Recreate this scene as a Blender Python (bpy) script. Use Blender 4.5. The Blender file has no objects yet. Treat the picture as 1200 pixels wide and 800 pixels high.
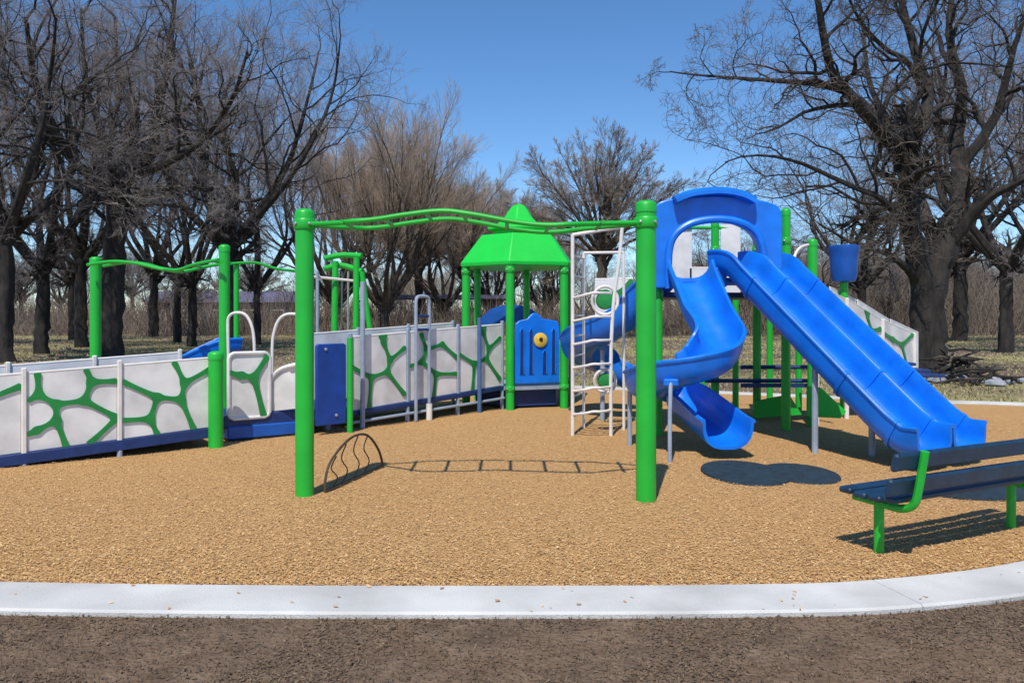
import bpy, math, random
import numpy as np
from mathutils import Vector, Matrix

random.seed(7)
S = bpy.context.scene
COL = S.collection
R = math.radians
F, H, HZ = 942.0, 1.55, 370.0          # focal length in photo pixels, eye height, horizon row

# ------------------------------------------------------------------ camera
cd = bpy.data.cameras.new('camera'); cam = bpy.data.objects.new('camera', cd); COL.objects.link(cam)
cam.location = (0, 0, H); cam.rotation_euler = (R(90), 0, 0)
cd.sensor_width = 36; cd.lens = 36 * F / 1200; cd.shift_y = -30 / 1200
cd.clip_start = 0.05; cd.clip_end = 3000
S.camera = cam
# ------------------------------------------------------------------ sky and sun
SUN_EL, SH = 57, Vector((0.26, 1.0)).normalized()       # elevation, direction shadows fall
w = bpy.data.worlds.new('World'); S.world = w; w.use_nodes = True
nt = w.node_tree; nt.nodes.clear()
sky = nt.nodes.new('ShaderNodeTexSky'); sky.sky_type = 'NISHITA'; sky.sun_disc = False
sky.sun_elevation = R(SUN_EL); sky.sun_rotation = math.atan2(-SH.x, -SH.y)
sky.altitude = 1200; sky.air_density = 1.0; sky.dust_density = 0.0; sky.ozone_density = 5.0
bg = nt.nodes.new('ShaderNodeBackground'); bg.inputs['Strength'].default_value = 0.15
wo = nt.nodes.new('ShaderNodeOutputWorld')
hs = nt.nodes.new('ShaderNodeHueSaturation'); hs.inputs['Saturation'].default_value = 1.14
nt.links.new(sky.outputs[0], hs.inputs['Color']); nt.links.new(hs.outputs[0], bg.inputs[0]); nt.links.new(bg.outputs[0], wo.inputs[0])
sl = bpy.data.lights.new('sun', 'SUN'); sl.energy = 4.6; sl.angle = R(0.5); sl.color = (1, 0.94, 0.84)
so = bpy.data.objects.new('sun', sl); COL.objects.link(so)
tosun = Vector((-SH.x * math.cos(R(SUN_EL)), -SH.y * math.cos(R(SUN_EL)), math.sin(R(SUN_EL))))
so.rotation_euler = tosun.to_track_quat('Z', 'Y').to_euler(); so.location = (-4, -8, 15)
S.view_settings.view_transform = 'Standard'; S.view_settings.look = 'None'
S.view_settings.exposure = 0.08; S.view_settings.gamma = 1.0

# ------------------------------------------------------------------ helpers
def P(px, py, D): return Vector(((px - 600) / F * D, D, H - (py - HZ) / F * D))
def X(px, D): return (px - 600) / F * D
def GD(py): return F * H / (py - HZ)
def GP(px, py): D = GD(py); return Vector((X(px, D), D, 0))

ORI = {}
class MB:
    def __init__(s): s.v = []; s.f = []
    def add(s, vs, fs):
        o = len(s.v); s.v += [Vector(v) for v in vs]; s.f += [[i + o for i in f] for f in fs]; return s
    def box(s, c, size, M=None, bev=0.0):
        x, y, z = (q / 2 for q in size); c = Vector(c); b = min(bev, x * .9, y * .9, z * .9)
        if b <= 0:
            vs = [Vector((i * x, j * y, k * z)) for i in (-1, 1) for j in (-1, 1) for k in (-1, 1)]
            fs = [(0,1,3,2),(4,6,7,5),(0,4,5,1),(2,3,7,6),(0,2,6,4),(1,5,7,3)]
        else:
            vs = []; idx = {}
            for i in (-1, 1):
                for j in (-1, 1):
                    for k in (-1, 1):
                        idx[i,j,k] = len(vs)
                        vs += [Vector((i*x, j*(y-b), k*(z-b))), Vector((i*(x-b), j*y, k*(z-b))), Vector((i*(x-b), j*(y-b), k*z))]
            def q(a, *c4): return [idx[t] + a for t in c4]
            fs = []
            for i in (-1, 1):
                fs.append(q(0, (i,-1,-1),(i,1,-1),(i,1,1),(i,-1,1))[::i])
                fs.append(q(1, (1,i,-1),(-1,i,-1),(-1,i,1),(1,i,1))[::i])
                fs.append(q(2, (-1,-1,i),(1,-1,i),(1,1,i),(-1,1,i))[::i])
            for i in (-1, 1):
                for j in (-1, 1):
                    a, c_ = idx[i,j,-1], idx[i,j,1]; fs.append([a, a+1, c_+1, c_])
                    a, c_ = idx[i,-1,j], idx[i,1,j]; fs.append([a, c_, c_+2, a+2])
                    a, c_ = idx[-1,i,j], idx[1,i,j]; fs.append([a+1, a+2, c_+2, c_+1])
            for t in idx.values(): fs.append([t, t+1, t+2])
        if M is not None: vs = [M @ v for v in vs]
        return s.add([v + c for v in vs], fs)
    def tube(s, pts, r, n=10, caps=True, closed=False):
        pts = [Vector(p) for p in pts]; m = len(pts)
        rs = r if isinstance(r, (list, tuple)) else [r] * m
        ref = None; rings = []
        for i, p in enumerate(pts):
            if closed: t = pts[(i+1) % m] - pts[i-1]
            else: t = pts[min(i+1, m-1)] - pts[max(i-1, 0)]
            t.normalize()
            if ref is None:
                ref = t.orthogonal().normalized()
            ref = (ref - t * ref.dot(t)).normalized(); bi = t.cross(ref)
            rings.append([p + rs[i] * (ref * math.cos(2*math.pi*k/n) + bi * math.sin(2*math.pi*k/n)) for k in range(n)])
        vs = [v for q in rings for v in q]; fs = []
        for i in range(m if closed else m - 1):
            a, b = i * n, ((i+1) % m) * n
            for k in range(n): fs.append([a+k, a+(k+1)%n, b+(k+1)%n, b+k])
        if caps and not closed: fs += [list(range(n))[::-1], [(m-1)*n + k for k in range(n)]]
        return s.add(vs, fs)
    def lathe(s, base, prof, n=20, M=None):
        base = Vector(base); vs = []; fs = []
        for r, z in prof:
            for k in range(n):
                a = 2*math.pi*k/n; v = Vector((r*math.cos(a), r*math.sin(a), z)); vs.append(base + (M @ v if M else v))
        m = len(prof)
        for i in range(m-1):
            for k in range(n): fs.append([i*n+k, i*n+(k+1)%n, (i+1)*n+(k+1)%n, (i+1)*n+k])
        fs += [list(range(n))[::-1], [(m-1)*n+k for k in range(n)]]
        return s.add(vs, fs)
    def prism(s, poly, ext):
        poly = [Vector(p) for p in poly]; ext = Vector(ext); n = len(poly)
        return s.add(poly + [p + ext for p in poly], [list(range(n))[::-1], [n+k for k in range(n)]] + [[k, (k+1)%n, n+(k+1)%n, n+k] for k in range(n)])
    def sweep(s, path, prof, up=Vector((0,0,1)), scale=None):
        path = [Vector(p) for p in path]; m = len(path); n = len(prof); vs = []; fs = []
        for i, p in enumerate(path):
            t = (path[min(i+1, m-1)] - path[max(i-1, 0)]).normalized()
            side = t.cross(up).normalized(); nn = side.cross(t)
            for a, b in prof: vs.append(p + side * a + nn * b)
        for i in range(m-1):
            for k in range(n): fs.append([i*n+k, i*n+(k+1)%n, (i+1)*n+(k+1)%n, (i+1)*n+k])
        fs += [list(range(n))[::-1], [(m-1)*n+k for k in range(n)]]
        return s.add(vs, fs)
    def strip(s, outer, inner, ext):           # an arch: outer and inner polylines of equal length, given depth
        n = len(outer); ext = Vector(ext); o = [Vector(p) for p in outer]; i_ = [Vector(p) for p in inner]
        vs = o + i_ + [p + ext for p in o] + [p + ext for p in i_]; fs = []
        for k in range(n-1):
            fs += [[k, k+1, n+k+1, n+k], [2*n+k, 3*n+k, 3*n+k+1, 2*n+k+1], [k, 2*n+k, 2*n+k+1, k+1], [n+k, n+k+1, 3*n+k+1, 3*n+k]]
        fs += [[0, n, 3*n, 2*n], [n-1, 3*n-1, 4*n-1, 2*n-1]]
        return s.add(vs, fs)

def tag(o, label=None, cat=None, group=None, kind=None):
    if label: o['label'] = label
    if cat: o['category'] = cat
    if group: o['group'] = group
    if kind: o['kind'] = kind
    return o
def thing(name, loc, label, cat, group=None):
    o = bpy.data.objects.new(name, None); COL.objects.link(o); o.location = loc; o.empty_display_size = .2
    ORI[o.name] = Vector(loc); return tag(o, label, cat, group)
def obj(name, mb, mat, parent=None, smooth=35, bevel=0, loc=None):
    me = bpy.data.meshes.new(name)
    if parent is not None: L = ORI[parent.name]
    elif loc is not None: L = Vector(loc)
    else:
        xs = [v.x for v in mb.v]; ys = [v.y for v in mb.v]; zs = [v.z for v in mb.v]
        L = Vector(((min(xs)+max(xs))/2, (min(ys)+max(ys))/2, min(zs)))
    me.from_pydata([tuple(v - L) for v in mb.v], [], mb.f); me.update()
    me.materials.append(mat)
    if smooth:
        me.shade_smooth(); me.set_sharp_from_angle(angle=R(smooth))
    o = bpy.data.objects.new(name, me); COL.objects.link(o)
    if parent is not None: o.parent = parent
    else: o.location = L
    ORI[o.name] = L
    if bevel:
        b = o.modifiers.new('bevel', 'BEVEL'); b.width = bevel; b.segments = 2; b.limit_method = 'ANGLE'; b.angle_limit = R(40)
    return o
def npmesh(name, V, Fq, mat, smooth=True, loc=(0,0,0), parent=None, nper=4):
    me = bpy.data.meshes.new(name); V = np.asarray(V, np.float32); Fq = np.asarray(Fq, np.int32)
    me.vertices.add(len(V)); me.vertices.foreach_set('co', V.ravel())
    me.loops.add(Fq.size); me.loops.foreach_set('vertex_index', Fq.ravel())
    me.polygons.add(len(Fq)); me.polygons.foreach_set('loop_start', np.arange(0, Fq.size, nper, dtype=np.int32))
    me.update(calc_edges=True); me.materials.append(mat)
    if smooth: me.shade_smooth()
    o = bpy.data.objects.new(name, me); COL.objects.link(o); o.location = loc
    if parent is not None: o.parent = parent; o.location = (0,0,0)
    return o
def crom(pts, n=8, closed=False):
    pts = [Vector(p) for p in pts]; m = len(pts); out = []
    for i in range(m if closed else m-1):
        if closed: a, b, c, d = pts[i-1], pts[i], pts[(i+1)%m], pts[(i+2)%m]
        else: a, b, c, d = pts[max(i-1,0)], pts[i], pts[i+1], pts[min(i+2,m-1)]
        for k in range(n):
            t = k/n
            out.append(.5*((2*b) + (c-a)*t + (2*a-5*b+4*c-d)*t*t + (3*b-a-3*c+d)*t**3))
    if not closed: out.append(pts[-1])
    return out

# ------------------------------------------------------------------ materials
def mat(name, col, rough=.5, var=.15, scale=6, bump=0, bscale=60, spec=.5, coat=0, col2=None, detail=4, metallic=0, stretch=1.0):
    m = bpy.data.materials.new(name); m.use_nodes = True; t = m.node_tree; b = t.nodes['Principled BSDF']
    tc0 = t.nodes.new('ShaderNodeTexCoord'); tc = t.nodes.new('ShaderNodeMapping'); tc.inputs['Scale'].default_value = (1, 1, stretch)
    t.links.new(tc0.outputs['Object'], tc.inputs['Vector']); 
    n = t.nodes.new('ShaderNodeTexNoise'); n.inputs['Scale'].default_value = scale; n.inputs['Detail'].default_value = detail
    t.links.new(tc.outputs[0], n.inputs['Vector'])
    r = t.nodes.new('ShaderNodeValToRGB'); e = r.color_ramp.elements
    c2 = col2 or tuple(c * (1 - var) for c in col)
    e[0].position = .35; e[0].color = (*c2, 1); e[1].position = .65; e[1].color = (*col, 1)
    t.links.new(n.outputs['Fac'], r.inputs['Fac']); t.links.new(r.outputs['Color'], b.inputs['Base Color'])
    b.inputs['Roughness'].default_value = rough; b.inputs['Specular IOR Level'].default_value = spec
    b.inputs['Coat Weight'].default_value = coat; b.inputs['Coat Roughness'].default_value = .12; b.inputs['Metallic'].default_value = metallic
    mr = t.nodes.new('ShaderNodeMapRange'); mr.inputs['To Min'].default_value = max(0, rough-.08); mr.inputs['To Max'].default_value = min(1, rough+.12)
    n2 = t.nodes.new('ShaderNodeTexNoise'); n2.inputs['Scale'].default_value = scale*2.7
    t.links.new(tc.outputs[0], n2.inputs['Vector']); t.links.new(n2.outputs['Fac'], mr.inputs['Value']); t.links.new(mr.outputs[0], b.inputs['Roughness'])
    if bump:
        nb = t.nodes.new('ShaderNodeTexNoise'); nb.inputs['Scale'].default_value = bscale; nb.inputs['Detail'].default_value = 5
        bp = t.nodes.new('ShaderNodeBump'); bp.inputs['Strength'].default_value = bump; bp.inputs['Distance'].default_value = .02
        t.links.new(tc.outputs[0], nb.inputs['Vector']); t.links.new(nb.outputs['Fac'], bp.inputs['Height']); t.links.new(bp.outputs[0], b.inputs['Normal'])
    return m
GREEN = mat('green_powder_coat', (.012, .43, .035), .38, .12, 4)
ROOFG = mat('green_roof_plastic', (.005, .54, .045), .5, .08, 3)
LATG = mat('green_lattice_plastic', (.012, .25, .05), .5, .2, 7)
BLUE = mat('blue_slide_plastic', (.003, .185, .80), .36, .25, 3.5, bump=.08, bscale=90, coat=.1, detail=9)
BLUEP = mat('blue_panel_plastic', (.005, .10, .46), .45, .25, 4)
DEEPB = mat('deep_blue_plastic', (.005, .055, .32), .5, .3, 4)
NAVY = mat('navy_coated_steel', (.008, .035, .16), .5, .3, 9, bump=.2, bscale=160)
TEAL = mat('dark_bench_coating', (.008, .04, .09), .42, .35, 10, bump=.2, bscale=200)
WHITE = mat('white_panel_plastic', (.78, .77, .76), .5, .26, 3, bump=.05, bscale=40)
PIPE = mat('pale_pipe_paint', (.74, .7, .66), .4, .12, 8)
GREY = mat('grey_blue_pipe', (.3, .36, .45), .42, .2, 8)
SLATE = mat('slate_blue_pipe', (.07, .14, .30), .42, .2, 8)
YEL = mat('yellow_dial', (.75, .5, .06), .5, .2, 20)
DARK = mat('dark_rubber', (.012, .012, .013), .7, .4, 20)
MATR = mat('rubber_mat', (.012, .035, .055), .75, .5, 14, bump=.5, bscale=150)
CONC = mat('concrete', (.60, .595, .575), .85, .28, 1.6, bump=.35, bscale=120, detail=8)
STEEL = mat('galvanised_steel', (.45, .46, .47), .45, .2, 14, metallic=.7)
BARK = mat('bark_dark', (.034, .028, .024), .95, 0, 7, bump=1.0, bscale=9, col2=(.011, .010, .009), detail=8, stretch=.35)
BARKR = mat('bark_grey_brown', (.10, .078, .06), .95, 0, 6, bump=1.0, bscale=8, col2=(.025, .02, .017), detail=8, stretch=.35)
TWIG = mat('twig_dark', (.30, .26, .25), .9, .5, .6)
TWIGT = mat('twig_tan', (.46, .36, .28), .9, .4, .5)
TWIGR = mat('twig_grey', (.34, .285, .24), .9, .5, .5)
TWIGO = mat('twig_oak', (.16, .132, .11), .9, .5, .5)
BRUSH = mat('brush_stems', (.26, .205, .16), .9, .6, .3)

def ramp_mat(name, stops, scale, bumpscale, bump, rough=.95, detail=9, big=.35, bigmix=.5, stops2=None):
    m = bpy.data.materials.new(name); m.use_nodes = True; t = m.node_tree; b = t.nodes['Principled BSDF']; b.inputs['Roughness'].default_value = rough
    b.inputs['Specular IOR Level'].default_value = .2
    g = t.nodes.new('ShaderNodeNewGeometry')
    def ns(sc, de, ro=.6):
        n = t.nodes.new('ShaderNodeTexNoise'); n.inputs['Scale'].default_value = sc; n.inputs['Detail'].default_value = de; n.inputs['Roughness'].default_value = ro
        t.links.new(g.outputs['Position'], n.inputs['Vector']); return n
    def rmp(st):
        r = t.nodes.new('ShaderNodeValToRGB'); e = r.color_ramp.elements
        while len(e) < len(st): e.new(.5)
        for i, (p, c) in enumerate(st): e[i].position = p; e[i].color = (*c, 1)
        return r
    n1 = ns(scale, detail, .7); r1 = rmp(stops); t.links.new(n1.outputs['Fac'], r1.inputs['Fac'])
    out = r1
    if stops2:
        nb = ns(big, 5); r2 = rmp(stops2); t.links.new(n1.outputs['Fac'], r2.inputs['Fac'])
        cr = t.nodes.new('ShaderNodeValToRGB'); cr.color_ramp.elements[0].position = .45; cr.color_ramp.elements[1].position = .57
        t.links.new(nb.outputs['Fac'], cr.inputs['Fac'])
        mx = t.nodes.new('ShaderNodeMix'); mx.data_type = 'RGBA'
        t.links.new(cr.outputs['Color'], mx.inputs['Factor']); t.links.new(r1.outputs['Color'], mx.inputs['A']); t.links.new(r2.outputs['Color'], mx.inputs['B'])
        t.links.new(mx.outputs['Result'], b.inputs['Base Color'])
    else: t.links.new(out.outputs['Color'], b.inputs['Base Color'])
    v = t.nodes.new('ShaderNodeTexVoronoi'); v.inputs['Scale'].default_value = bumpscale; t.links.new(g.outputs['Position'], v.inputs['Vector'])
    bp = t.nodes.new('ShaderNodeBump'); bp.inputs['Strength'].default_value = bump; bp.inputs['Distance'].default_value = .03
    t.links.new(v.outputs['Distance'], bp.inputs['Height']); t.links.new(bp.outputs[0], b.inputs['Normal'])
    return m
MULCH = ramp_mat('mulch', [(.3, (.28, .15, .06)), (.45, (.45, .257, .105)), (.6, (.53, .325, .14)), (.75, (.63, .43, .21))], 30, 55, .6)
GROUND = ramp_mat('park_ground', [(.3, (.10, .072, .053)), (.5, (.16, .116, .088)), (.7, (.22, .165, .125))], 7, 30, .5,
                  stops2=[(.3, (.15, .14, .055)), (.5, (.29, .25, .11)), (.7, (.46, .38, .21))], big=.16)
def random_mat(name, cols, rough=.85):
    m = bpy.data.materials.new(name); m.use_nodes = True; t = m.node_tree; b = t.nodes['Principled BSDF']; b.inputs['Roughness'].default_value = rough
    b.inputs['Specular IOR Level'].default_value = .2
    g = t.nodes.new('ShaderNodeNewGeometry'); r = t.nodes.new('ShaderNodeValToRGB'); e = r.color_ramp.elements
    while len(e) < len(cols): e.new(.5)
    for i, c in enumerate(cols): e[i].position = i/(len(cols)-1); e[i].color = (*c, 1)
    t.links.new(g.outputs['Random Per Island'], r.inputs['Fac']); t.links.new(r.outputs['Color'], b.inputs['Base Color']); return m
CHIP = random_mat('wood_chip', [(.34, .185, .075), (.49, .28, .115), (.55, .33, .14), (.61, .385, .17), (.70, .5, .27)])
LITTER = random_mat('dead_leaf', [(.08, .053, .034), (.12, .08, .053), (.145, .1, .066), (.18, .125, .085), (.11, .088, .05), (.25, .18, .12)])
DRYG = random_mat('dry_grass', [(.15, .16, .06), (.25, .24, .11), (.4, .36, .21), (.24, .19, .12)])

# ------------------------------------------------------------------ ground, mulch, kerb
rng = np.random.default_rng(5)
mb = MB(); mb.add([(-900,-60,-.012),(900,-60,-.012),(900,1500,-.012),(-900,1500,-.012)], [(0,1,2,3)])
tag(obj('ground', mb, GROUND, smooth=0), kind='structure')
SOIL = ramp_mat('bare_soil', [(.3, (.085, .058, .038)), (.45, (.13, .089, .060)), (.58, (.165, .115, .078)), (.75, (.23, .165, .115))], 5, 34, .5,
                stops2=[(.3, (.11, .07, .045)), (.5, (.16, .107, .07)), (.72, (.22, .155, .105))], big=1.3)
mb = MB(); mb.add([(-30,-6,-.007),(30,-6,-.007),(30,5.4,-.007),(-30,5.4,-.007)], [(0,1,2,3)])
tag(obj('soil_verge', mb, SOIL, smooth=0), kind='structure')
ring = [(-7,5.0),(-5,4.8),(-2.95,4.63),(-1.4,4.57),(0,4.56),(1.2,4.58),(2.08,4.66),(3.2,5.03),(4.6,5.9),(6.3,7.6),(8.2,9.8),(9.6,12),(9.6,13.2),(8.6,13.9),(7,14.4),(4,16),(0,17.5),(-4,17),(-7,15),(-9.5,11.5),(-9.8,7.5),(-8.8,5.8)]
curve = crom([(a, b, 0) for a, b in ring], 8, True)
n = len(curve)
PITS = [(2.4,8.6,.55),(4.3,7.6,.7),(-.3,7.4,.9),(-.9,8.1,.7),(.7,6.9,.8),(3.0,5.6,.5)]
def relief(x, y):
    x = np.asarray(x, float); y = np.asarray(y, float)
    q = (np.sin(1.9*x+.7*y) + np.sin(2.3*y-1.1*x+1) + np.sin(4.7*x+3.1*y+2)*.6 + np.sin(6.3*y-5.2*x)*.5 + np.sin(11*x+2*y)*.3 + np.sin(13*y-4*x)*.3)
    z = .014 + .0042*q
    for a, b, c in PITS: z = z - .012*np.exp(-((x-a)**2+(y-b)**2)/(c*c)*2)
    return np.clip(z, 0, .034)
NR = 110; fr_ = (np.arange(NR+1)/NR)**.9
cv = np.array([[p.x, p.y] for p in curve]); cv = np.concatenate([cv, (cv+np.roll(cv,-1,0))/2], 1).reshape(-1, 2); nc = len(cv)
gxy = np.array([0,9.5])[None,None,:] + (cv - np.array([0,9.5]))[None,:,:]*fr_[:,None,None]
gz = relief(gxy[...,0], gxy[...,1])*np.clip((1-fr_)/.03, 0, 1)[:,None]
idg = np.arange((NR+1)*nc).reshape(NR+1, nc); ing = np.roll(idg, -1, 1)
mulch = npmesh('mulch_bed', np.concatenate([gxy, gz[...,None]], 2).reshape(-1,3), np.stack([idg[:-1], idg[1:], ing[1:], ing[:-1]], -1).reshape(-1,4), MULCH, True)
tag(mulch, kind='structure')
def ring_normal(i): t = (curve[(i+1)%n] - curve[i-1]).normalized(); return Vector((t.y, -t.x, 0))
# start the slabs at the joint that shows right of centre
st = min(range(n), key=lambda i: (curve[i] - Vector((2.08,4.66,0))).length)
order = [(st + k) % n for k in range(n + 1)]
base = MB(); ip = [curve[i] + ring_normal(i)*.02 for i in range(n)]; op = [curve[i] + ring_normal(i)*.40 for i in range(n)]
base.add([p + Vector((0,0,-.08)) for p in ip+op] + [p + Vector((0,0,.016)) for p in ip+op],
         [f for k in range(n) for f in ([2*n+k, 2*n+(k+1)%n, 3*n+(k+1)%n, 3*n+k], [n+k, 3*n+k, 3*n+(k+1)%n, n+(k+1)%n], [k, (k+1)%n, 2*n+(k+1)%n, 2*n+k])])
kerb = tag(obj('kerb', base, CONC, loc=(0,0,0)), kind='structure')
acc = []; d = 0
segs = [[order[0]]]
for a, b in zip(order, order[1:]):
    d += (curve[a]-curve[b]).length; segs[-1].append(b)
    if d > 5.6: segs.append([b]); d = 0
if d < 3: tail = segs.pop(); segs[-1] += tail[1:]
for sg in segs:
    if len(sg) < 2: continue
    prof = [(0,-.06),(0,.016),(.014,.026),(.41,.026),(.425,.014),(.425,-.08)]
    s_ = MB(); vs = []; fs = []; m = len(sg); q = len(prof)
    for j, i in enumerate(sg):
        c = curve[i].copy(); nn = ring_normal(i); tt = Vector((-nn.y, nn.x, 0))
        if j == 0: c = c + tt*.002
        if j == m-1: c = c - tt*.002
        for a, z in prof: vs.append(c + nn*a + Vector((0,0,z)))
    for j in range(m-1):
        for k in range(q-1): fs.append([j*q+k, j*q+k+1, (j+1)*q+k+1, (j+1)*q+k])
    fs += [list(range(q)), [(m-1)*q+k for k in range(q)][::-1]]
    s_.add(vs, fs); obj('kerb_slab', s_, CONC, kerb, smooth=30)

def inside(xs, ys, poly):
    px = np.array([p.x for p in poly]); py = np.array([p.y for p in poly]); res = np.zeros(len(xs), bool)
    j = len(px)-1
    for i in range(len(px)):
        c = ((py[i] > ys) != (py[j] > ys)) & (xs < (px[j]-px[i])*(ys-py[i])/(py[j]-py[i]+1e-12) + px[i]); res ^= c; j = i
    return res
def scatter(name, N, D0, D1, size, asp, mat_, test, z0, tilt, label, cat, power=1.0, zrel=False, patch=0):
    D = D0 + (D1-D0) * rng.random(N)**power; x = (rng.random(N)*2-1) * .68 * D
    k = test(x, D)
    if patch: k &= rng.random(N) < .25 + .75*(np.sin(2.1*x+1.3*D)*np.sin(3.7*D-1.9*x+.5)+np.sin(7*x-3*D)*.4 > -.15)
    x = x[k]; D = D[k]; N = len(x)
    l = size*(.5+rng.random(N)); wd = l*asp*(.6+.8*rng.random(N)); a = rng.random(N)*6.283
    ti = (rng.random(N)-.5)*2*tilt; tj = (rng.random(N)-.5)*2*tilt
    u = np.stack([np.cos(a)*np.cos(ti), np.sin(a)*np.cos(ti), np.sin(ti)], 1); v = np.stack([-np.sin(a), np.cos(a), np.sin(tj)], 1)
    c = np.stack([x, D, z0 + (relief(x, D) if zrel else 0) + np.abs(np.sin(ti))*l*.5 + rng.random(N)*.008], 1)
    nr = np.cross(u, v)*(l*.12*rng.random(N))[:, None]
    ul = u*l[:, None]*.5; vw = v*wd[:, None]*.5
    V = np.stack([c-ul-vw*.7, c+ul-vw, c+ul*1.05+vw*.8+nr, c-ul*.9+vw+nr], 1).reshape(-1, 3)
    o = npmesh(name, V, np.arange(4*N).reshape(-1, 4), mat_, smooth=False)
    return tag(o, label, cat, kind='stuff')
scatter('wood_chips', 190000, 4.4, 12, .0125, .45, CHIP, lambda x, y: inside(x, y, curve), .002, .3, 'loose tan wood chips covering the play area floor', 'wood chips', 1.7, True)
outer = [curve[i] + ring_normal(i)*.43 for i in range(n)]
scatter('leaf_litter', 90000, 2.6, 6.5, .014, .36, LITTER, lambda x, y: ~inside(x, y, outer), -.006, .45, 'brown leaf litter and dead grass in front of the kerb', 'leaf litter', 1.2, False, 1)
scatter('stray_chips', 900, 4.1, 5.2, .02, .45, CHIP, lambda x, y: inside(x, y, outer) & ~inside(x, y, curve) & (rng.random(len(x)) < .12), .027, .2, 'stray wood chips lying on the concrete kerb', 'wood chips', 1.0)
def blades(name, N, D0, D1, hh, mat_, label, wd=.006, xr=.7, test=None):
    D = D0*(D1/D0)**rng.random(N); x = (rng.random(N)*2-1)*xr*D
    k = ~inside(x, D, outer)
    x = x[k]; D = D[k]; N = len(x)
    a = rng.random(N)*6.283; h = hh*(.4+rng.random(N)); w_ = wd*np.maximum(1, D/6)
    le = (rng.random((N,2))-.5)*h[:, None]*1.6
    b = np.stack([x, D, np.full(N, -.015)], 1); s_ = np.stack([np.cos(a)*w_, np.sin(a)*w_, np.zeros(N)], 1)
    tip = b + np.concatenate([le, h[:, None]*.8], 1)
    V = np.stack([b-s_, b+s_, tip], 1).reshape(-1, 3)
    return tag(npmesh(name, V, np.arange(3*N).reshape(-1,3), mat_, False, nper=3), label, 'grass', kind='stuff')
blades('dry_grass', 30000, 2.6, 5.5, .035, LITTER, 'short dead grass tufts in the bare soil before the kerb', .003)
blades('meadow_grass', 70000, 13, 90, .07, DRYG, 'straw coloured winter grass under the trees', .006)

# ------------------------------------------------------------------ playground helpers
UP = Vector((0, 0, 1))
def post(parent, x, y, z0, z1, r, m=GREEN, cap=True, n=20):
    b = MB(); b.tube([(x, y, z0), (x, y, z1)], r, n)
    o = obj('post', b, m, parent)
    if cap:
        c = MB(); c.lathe((x, y, z1), [(r*1.06, -.06), (r*1.06, .005), (r*.95, .022), (r*.6, .038), (r*.15, .043)], n); obj('cap', c, m, o)
    return o
def collar(parent, p, r, m=GREEN, h=.09):
    b = MB(); b.lathe(Vector(p) - Vector((0,0,h/2)), [(r*1.1, 0), (r*1.18, .01), (r*1.18, h-.01), (r*1.1, h)], 20); o = obj('clamp', b, m, parent)
    for a in (-2.2, -.9):
        c = MB(); d_ = Vector((math.cos(a), math.sin(a), 0)); c.lathe(Vector(p)+d_*r*1.16, [(.014,0),(.014,.012),(.008,.016)], 8, d_.to_track_quat('Z','Y').to_matrix()); obj('bolt', c, STEEL, o)
    return o
def uprof(w, h, t=.03, lip=.045, n=11, e1=.45, e2=.55):
    inn = []
    for k in range(n+1):
        a = math.pi * k / n; c, s = math.cos(a), math.sin(a)
        inn.append((-w/2 * math.copysign(abs(c)**e1, c), h*(1 - abs(s)**e2) ))
    out = [(x*(1 + 2*t/w), y - t) for x, y in inn]; out[0] = (-w/2-t, h-.03); out[-1] = (w/2+t, h-.03)
    L = [(-w/2-lip, h-.03), (-w/2-lip-.005, h-.005), (-w/2-lip*.7, h+.012), (-w/2-.008, h+.012)]
    return inn + [(-x, y) for x, y in L[::-1]] + out[::-1] + L
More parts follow.
